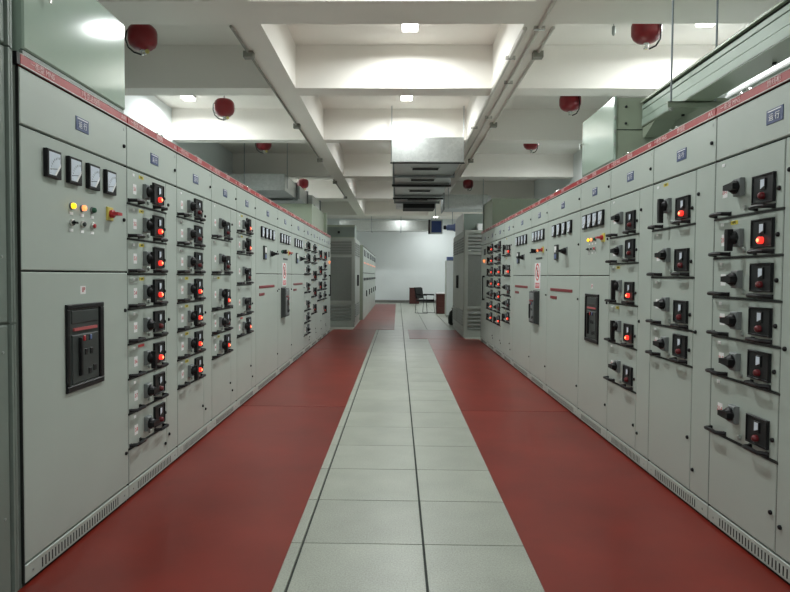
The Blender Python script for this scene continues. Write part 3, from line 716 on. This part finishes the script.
# ---------------------------------------------------------------- air ducts
t = thing('air_duct', 'galvanised rectangular air duct with grilles hanging over the aisle', 'air duct', (0, 0, 0))
dx0, dx1, dz0, dz1 = -.08, 1.03, 3.25, 3.60
segs = [10.35, 12.0, 13.3, 14.9, 16.3]
for a, b_ in zip(segs, segs[1:]):
    once('duct_section', lambda b: b.box(dx0, dx1, a+.012, b_-.012, dz0, dz1), 'galvanised', t)
for y in segs:
    once('duct_flange', lambda b: b.box(dx0-.035, dx1+.035, y-.012, y+.012, dz0-.04, dz1+.01), 'galvanised' if y == segs[0] else 'grey_plastic', t)
for (y, wd) in ((11.2, .46), (12.5, .46), (14.1, .46), (15.7, .5)):
    gx = (dx0+dx1)/2
    gr_ = once('air_grille', lambda b: b.box(gx-wd/2-.03, gx+wd/2+.03, y-.13, y+.13, dz0-.012, dz0), 'galvanised', t)
    for k in range(5): once('grille_slat', lambda b: b.box(gx-wd/2, gx+wd/2, y-.105+k*.045, y-.080+k*.045, dz0-.020, dz0-.012), 'black_matt', gr_)
for y in (10.42, 13.1, 15.3):
    once('hanger_bar', lambda b: b.box(dx0-.06, dx1+.06, y-.02, y+.02, dz0-.055, dz0-.042 if y == 10.42 else dz0-.012), 'black_matt', t)
    for x in (dx0-.04, dx1+.04): once('hanger_rod', lambda b: b.tube([(x, y, dz0-.05),(x, y, SLAB)], .007, 6), 'rod', t)
once('drop_box', lambda b: b.box(.12, .95, 16.34, 17.2, 3.10, 3.40), 'black_matt', t)
once('end_piece', lambda b: b.box(-.06, .11, 16.34, 16.9, 3.12, 3.30), 'led_housing', t)
t = thing('air_duct', 'galvanised cross duct beside the aisle duct, over the enclosure with white wall piece', 'air duct', (0, 0, 0))
once('duct_section', lambda b: b.box(1.20, 2.32, 16.4, 17.3, 3.10, 3.46), 'galvanised', t)
once('end_cap', lambda b: b.box(2.325, 2.42, 16.42, 17.28, 3.12, 3.44), 'led_housing', t)
once('duct_flange', lambda b: b.box(1.17, 1.20, 16.35, 17.35, 3.06, 3.50), 'grey_plastic', t)
for x in (1.3, 2.2): once('hanger_rod', lambda b: b.tube([(x, 16.36, 3.08),(x, 16.36, SLAB)], .008, 6), 'rod', t)
t = thing('air_duct', 'galvanised air duct hanging behind the cabinet row that starts at the shaded riser', 'air duct', (0, 0, 0))
for (a, b_, x1, z0, z1) in ((13.4, 14.9, -2.44, 3.15, 3.50), (14.94, 16.1, -2.36, 3.15, 3.46), (16.14, 17.6, -2.22, 3.12, 3.40)):
    once('duct_section', lambda b: b.box(-3.75, x1, a, b_, z0, z1), 'galvanised', t)
    once('duct_flange', lambda b: b.box(-3.78, x1+.035, b_, b_+.03, z0-.04, z1+.03), 'grey_plastic', t)
for y in (13.45, 15.0):
    for x in (-2.38, -3.3): once('hanger_rod', lambda b: b.tube([(x, y-.08, 3.18),(x, y-.08, SLAB)], .008, 6), 'rod', t)
t = thing('air_duct', 'galvanised air duct running along the white end wall under the beams', 'air duct', (0, 0, 0))
for i, (a, b_) in enumerate(((-2.6, -1.2), (-1.17, .10), (.13, 1.45))):
    once('duct_section', lambda b: b.box(a, b_, 27.6, 28.3, 3.31, 3.76), 'galvanised', t)
    once('duct_flange', lambda b: b.box(b_, b_+.03, 27.55, 28.35, 3.27, 3.80), 'grey_plastic', t)
    once('hanger_rod', lambda b: b.tube([(b_+.015, 27.52, 3.27),(b_+.015, 27.52, SLAB)], .010, 6), 'rod', t)

# ---------------------------------------------------------------- louvred transformer enclosures
def enclosure(label, x0, x1, y0, y1, h, door_x):
    """mesh end faces the camera; doors on the aisle side (x = door_x)"""
    t = thing('transformer_enclosure', label, 'enclosure', (x0, y0, 0))
    W, D = x1-x0, y1-y0
    once('body', lambda b: b.box(0, W, .02, D, .10, h), 'paint_far', t)
    once('base_frame', lambda b: b.box(-.01, W+.01, .0, D, 0, .10), 'paint_far', t)
    once('corner_post', lambda b: b.box(0, .07, 0, .02, .1, h), 'paint_far', t)
    once('corner_post', lambda b: b.box(W-.07, W, 0, .02, .1, h), 'paint_far', t)
    for z in (.10, .62, 1.80, h-.06): once('cross_rail', lambda b: b.box(.07, W-.07, .0, .02, z, z+.06), 'paint_far', t)
    once('mesh_panel', lambda b: b.box(.07, W-.07, .010, .02, .68, 1.80), 'mesh_dark', t)
    for (z0, z1) in ((.18, .60), (1.88, h-.08)):
        n = 5
        for k in range(n):
            z = z0 + (z1-z0)*k/n
            once('louvre_slat', lambda b: b.prism([(.0, z+.055),(-.022, z),(-.018, z),(.004, z+.055)], .075, W-.075), 'mesh_dark', t).matrix_local = Matrix(((0,1,0,0),(1,0,0,.014),(0,0,1,0),(0,0,0,1)))
    s = 1 if door_x > 0 else -1
    xf = W if s > 0 else 0
    nd = 2
    for k in range(nd):
        ya, yb = .04+k*(D-.06)/nd, .03+(k+1)*(D-.06)/nd
        d = once('door', lambda b: b.box(min(xf, xf+s*.02), max(xf, xf+s*.02), ya, yb, .12, h-.03), 'paint_far', t)
        for j in range(6):
            for zz in (.25, 1.85):
                z = zz+j*.06
                once('louvre_slat', lambda b: b.prism([(xf+s*.02, z+.04),(xf+s*.04, z),(xf+s*.036, z-.004),(xf+s*.02, z)], ya+.08, yb-.08), 'mesh_dark', d)
        once('door_handle', lambda b: b.box(min(xf+s*.02, xf+s*.05), max(xf+s*.02, xf+s*.05), yb-.16 if k == 0 else ya+.10, yb-.12 if k == 0 else ya+.14, 1.05, 1.35), 'black', d)
    return t
enclosure('louvred grey transformer enclosure with an olive box on top, mesh end panel', -2.30, -1.127, 16.09, 18.1, 2.30, 1)
enclosure('louvred grey transformer enclosure below the cross duct, with white wall piece on top', 1.445, 2.75, 13.56, 16.2, 2.33, -1)
t = thing('olive_box', 'dark olive metal box on top of the louvred enclosure by the riser row', 'metal box', (-1.95, 16.2, 2.30))
once('body', lambda b: b.box(0, .82, .01, .8, 0, .32), 'paint_dark', t)
once('lid', lambda b: b.box(-.01, .83, 0, .82, .32, .34), 'paint_olive', t)
once('front_rim', lambda b: (b.box(0, .82, 0, .01, 0, .03), b.box(0, .82, 0, .01, .28, .32)), 'paint_olive', t)
once('latch', lambda b: b.box(.38, .44, -.02, .0, .12, .18), 'black', t)
t = thing('olive_box', 'pale olive busbar box over the far end of the riser row', 'metal box', (-2.45, 12.35, 2.2446))
once('body', lambda b: b.box(0, .74, 0, 2.0, 0, .50), 'paint_olive', t)
once('end_flange', lambda b: b.box(-.0, .80, 2.0, 2.14, 0, .52), 'paint_olive', t)
once('vent_cap', lambda b: b.lathe([(.05,.50),(.05,.62),(.03,.66)], 12, (.55, 1.6, 0)), 'paint_dark', t)
t = thing('olive_box', 'olive busbar box over the far end of the busway row', 'metal box', (1.72, 11.5, 2.2446))
once('body', lambda b: b.box(0, .90, 0, 1.1, 0, .50), 'paint_olive', t)
once('end_flange', lambda b: b.box(-.02, .92, 1.1, 1.18, 0, .52), 'paint_dark', t)
once('lid', lambda b: b.box(-.01, .91, -.01, 1.1, .50, .512), 'paint_olive', t)
t = thing('top_housing', 'olive housing and white wall piece on top of the enclosure below the cross duct', 'metal box', (1.47, 13.75, 2.33))
once('wall_piece', lambda b: b.box(-.02, 0, .35, 2.2, 0, .42), 'led_housing', t)  # added here in place of a lit white wall piece farther off
once('body', lambda b: b.box(0.002, .75, .32, 2.2, 0, .40), 'paint_dark', t)
once('tap', lambda b: b.box(.28, .50, .05, .32, 0, .16), 'led_housing', t)

# ---------------------------------------------------------------- far row of cabinets
FX = -1.037
def far_cabinet(y, w_, label, lit):
    c = thing('control_cabinet', label, 'cabinet', (FX, y, 0), PI/2, 'control cabinets by the end wall')
    part(('fb', w_), 'body', lambda b: b.box(.003, w_-.003, .016, .85, 0, 2.24, 0, front=1), ['paint_olive', 'gap'], c)
    part(('fd1', w_), 'upper_door', lambda b: b.cbox(.006, w_-.006, 0, .018, 1.42, 2.20, .004), 'paint', c)
    part(('fd2', w_), 'lower_door', lambda b: b.cbox(.006, w_-.006, 0, .018, .12, 1.40, .004), 'paint', c)
    part(('fp', w_), 'plinth', lambda b: b.cbox(.004, w_-.004, 0, .018, .01, .11, .003), 'paint', c)
    for k in range(2): meter(c, w_*(.3+.4*k), 2.02, 1.5)
    for k in range(3):
        part(('fl', lit), 'pilot_lamp', lambda b: b.lathe([(.026,0),(.026,-.008),(.018,-.012)], 12, axis='Y'), 'lamp_far_on' if lit else 'lamp_red_off', c, (w_*(.25+.25*k), 0, 1.72), smooth=True)
    part(('fs', w_), 'switch_strip', lambda b: b.cbox(.12*w_, .88*w_, -.02, .001, -.04, .04, .004), 'slate', c, (0, 0, 1.22))
    part('fh', 'door_handle', lambda b: b.cbox(-.03,.03,-.03,.001,-.10,.10,.006), 'black', c, (w_-.15, 0, .75))
ys = [18.64, 20.6, 22.6, 24.6, 26.6, 28.6]
names = ['grey control cabinet with orange lamps beside the louvred enclosure with olive box', 'grey control cabinet with orange lamps, second of the far row past the olive box',
         'grey control cabinet with orange lamps, third of the far row past the olive box', 'grey control cabinet with orange lamps, fourth of the far row past the olive box',
         'grey control cabinet with orange lamps nearest the white end wall']
for i in range(5): far_cabinet(ys[i], 2.0 if i else 1.96, names[i], True)

# ---------------------------------------------------------------- far furniture
t = thing('grey_cabinet', 'plain grey steel cabinet behind the enclosure below the cross duct', 'cabinet', (1.572, 20.3, 0))
once('body', lambda b: b.box(0, .8, .02, .6, .0, 1.84), 'paint_far', t)
once('door', lambda b: b.cbox(.005, .395, 0, .02, .06, 1.82, .004), 'wall_paint', t)
once('door', lambda b: b.cbox(.405, .795, 0, .02, .06, 1.82, .004), 'wall_paint', t)
once('handle', lambda b: b.box(.36, .38, -.03, 0, .9, 1.1), 'black', t)
o = once('storage_case', lambda b: (b.cbox(0, .30, 0, .35, 0, .12, .02), b.box(.05,.25,-.012,.0,.04,.07)), 'device_blue', None, (1.60, 20.4, 1.84))
tag(o, 'dark blue flat case lying on the plain grey steel cabinet', 'case')
t = thing('side_desk', 'dark brown wooden pedestal with white papers on top, beside the chair', 'pedestal', (1.36, 21.9, 0))
once('body', lambda b: b.box(0, .34, .02, .55, .0, .68), 'wood_dark', t)
for z in (.03, .25, .47): once('drawer', lambda b: b.cbox(.015, .325, 0, .02, z, z+.205, .004), 'wood_dark', t)
once('top', lambda b: b.box(-.02, .36, -.02, .58, .68, .705), 'wood_dark', t)
o = once('paper_stack', lambda b: (b.box(0, .28, 0, .35, 0, .03), b.box(.03, .26, .02, .33, .03, .045)), 'white_plastic', None, (1.38, 21.95, .705))
tag(o, 'stack of white papers lying on the dark brown pedestal', 'papers')
t = thing('wooden_cabinet', 'low dark red wooden cabinet standing against the white end wall', 'cabinet', (.55, 29.6, 0))
once('body', lambda b: b.box(0, .46, .02, .5, 0, .74), 'wood_dark', t)
for x in (.01, .235): once('door', lambda b: b.cbox(x, x+.215, 0, .02, .05, .71, .004), 'wood_dark', t)
once('top', lambda b: b.box(-.015, .475, -.01, .5, .74, .765), 'wood_dark', t)
t = thing('visitor_chair', 'black visitor chair with metal sled frame beside the brown pedestal', 'chair', (.98, 22.3, 0), PI/2-.6)
once('seat', lambda b: b.box(-.23, .23, -.24, .21, .42, .49), 'black_matt', t)
once('backrest', lambda b: b.prism([(.20,.52),(.30,.92),(.34,.92),(.24,.52)], -.22, .22), 'black_matt', t).matrix_local = Matrix(((0,1,0,0),(1,0,0,0),(0,0,1,0),(0,0,0,1)))
for s in (-1, 1):
    once('sled_frame', lambda b: b.tube([(s*.25,.30,.90),(s*.25,.22,.46),(s*.25,.26,.012),(s*.25,-.24,.012),(s*.25,-.20,.46),(s*.25,-.22,.64),(s*.25,.24,.66)], .012, 8), 'black', t, smooth=True)
    once('armrest', lambda b: b.cbox(s*.25-.025, s*.25+.025, -.22, .20, .655, .685, .006), 'black', t)
once('cross_bar', lambda b: b.tube([(-.25,-.20,.40),(.25,-.20,.40)], .011, 8), 'black', t)
o = once('waste_bag', lambda b: b.lathe([(.10,0),(.15,.05),(.16,.20),(.12,.36),(.05,.42),(.07,.47)], 14), 'black_matt', None, (1.53, 17.0, 0), smooth=True)
tag(o, 'small black bag standing on the floor by the enclosure below the cross duct', 'bag')
t = thing('hanging_display', 'square blue screen in grey frame hanging below the duct at the end wall', 'display', (1.16, 19.6, 2.87))
once('housing', lambda b: b.box(-.22, .22, .0, .16, -.22, .22), 'black', t)
once('bezel', lambda b: (b.box(-.16,.22,-.02,0,-.22,-.18), b.box(-.16,.22,-.02,0,.18,.22), b.box(-.16,-.13,-.02,0,-.18,.18), b.box(.19,.22,-.02,0,-.18,.18)), 'lock_grey', t)
once('screen', lambda b: b.box(-.13, .19, -.012, -.001, -.18, .18), 'screen_blue', t)
once('hanger_rod', lambda b: b.tube([(0,.08,.22),(0,.08,SLAB-2.87)], .012, 6), 'rod', t)
t = thing('hanging_fan', 'small blue motor fan hanging beside the blue screen', 'fan', (1.70, 19.75, 2.86))
once('motor', lambda b: b.lathe([(.05,-.20),(.09,-.16),(.10,.02),(.14,.10),(.16,.14)], 16, axis='X'), 'device_blue', t, smooth=True)
once('end_cap', lambda b: b.lathe([(.06,-.28),(.07,-.20)], 14, axis='X'), 'black', t, smooth=True)
once('hanger_rod', lambda b: b.tube([(0,0,.08),(0,0,SLAB-2.86)], .012, 6), 'rod', t)
t = thing('ceiling_detector', 'small hanging detector on a chain near the busway side lamp', 'detector', (2.15, 6.4, SLAB))
once('chain', lambda b: b.tube([(0,0,0),(0,0,-.28)], .004, 6), 'rod', t)
once('detector_head', lambda b: b.lathe([(.008,-.38),(.018,-.36),(.018,-.29),(.008,-.28)], 10), 'lock_grey', t, smooth=True)
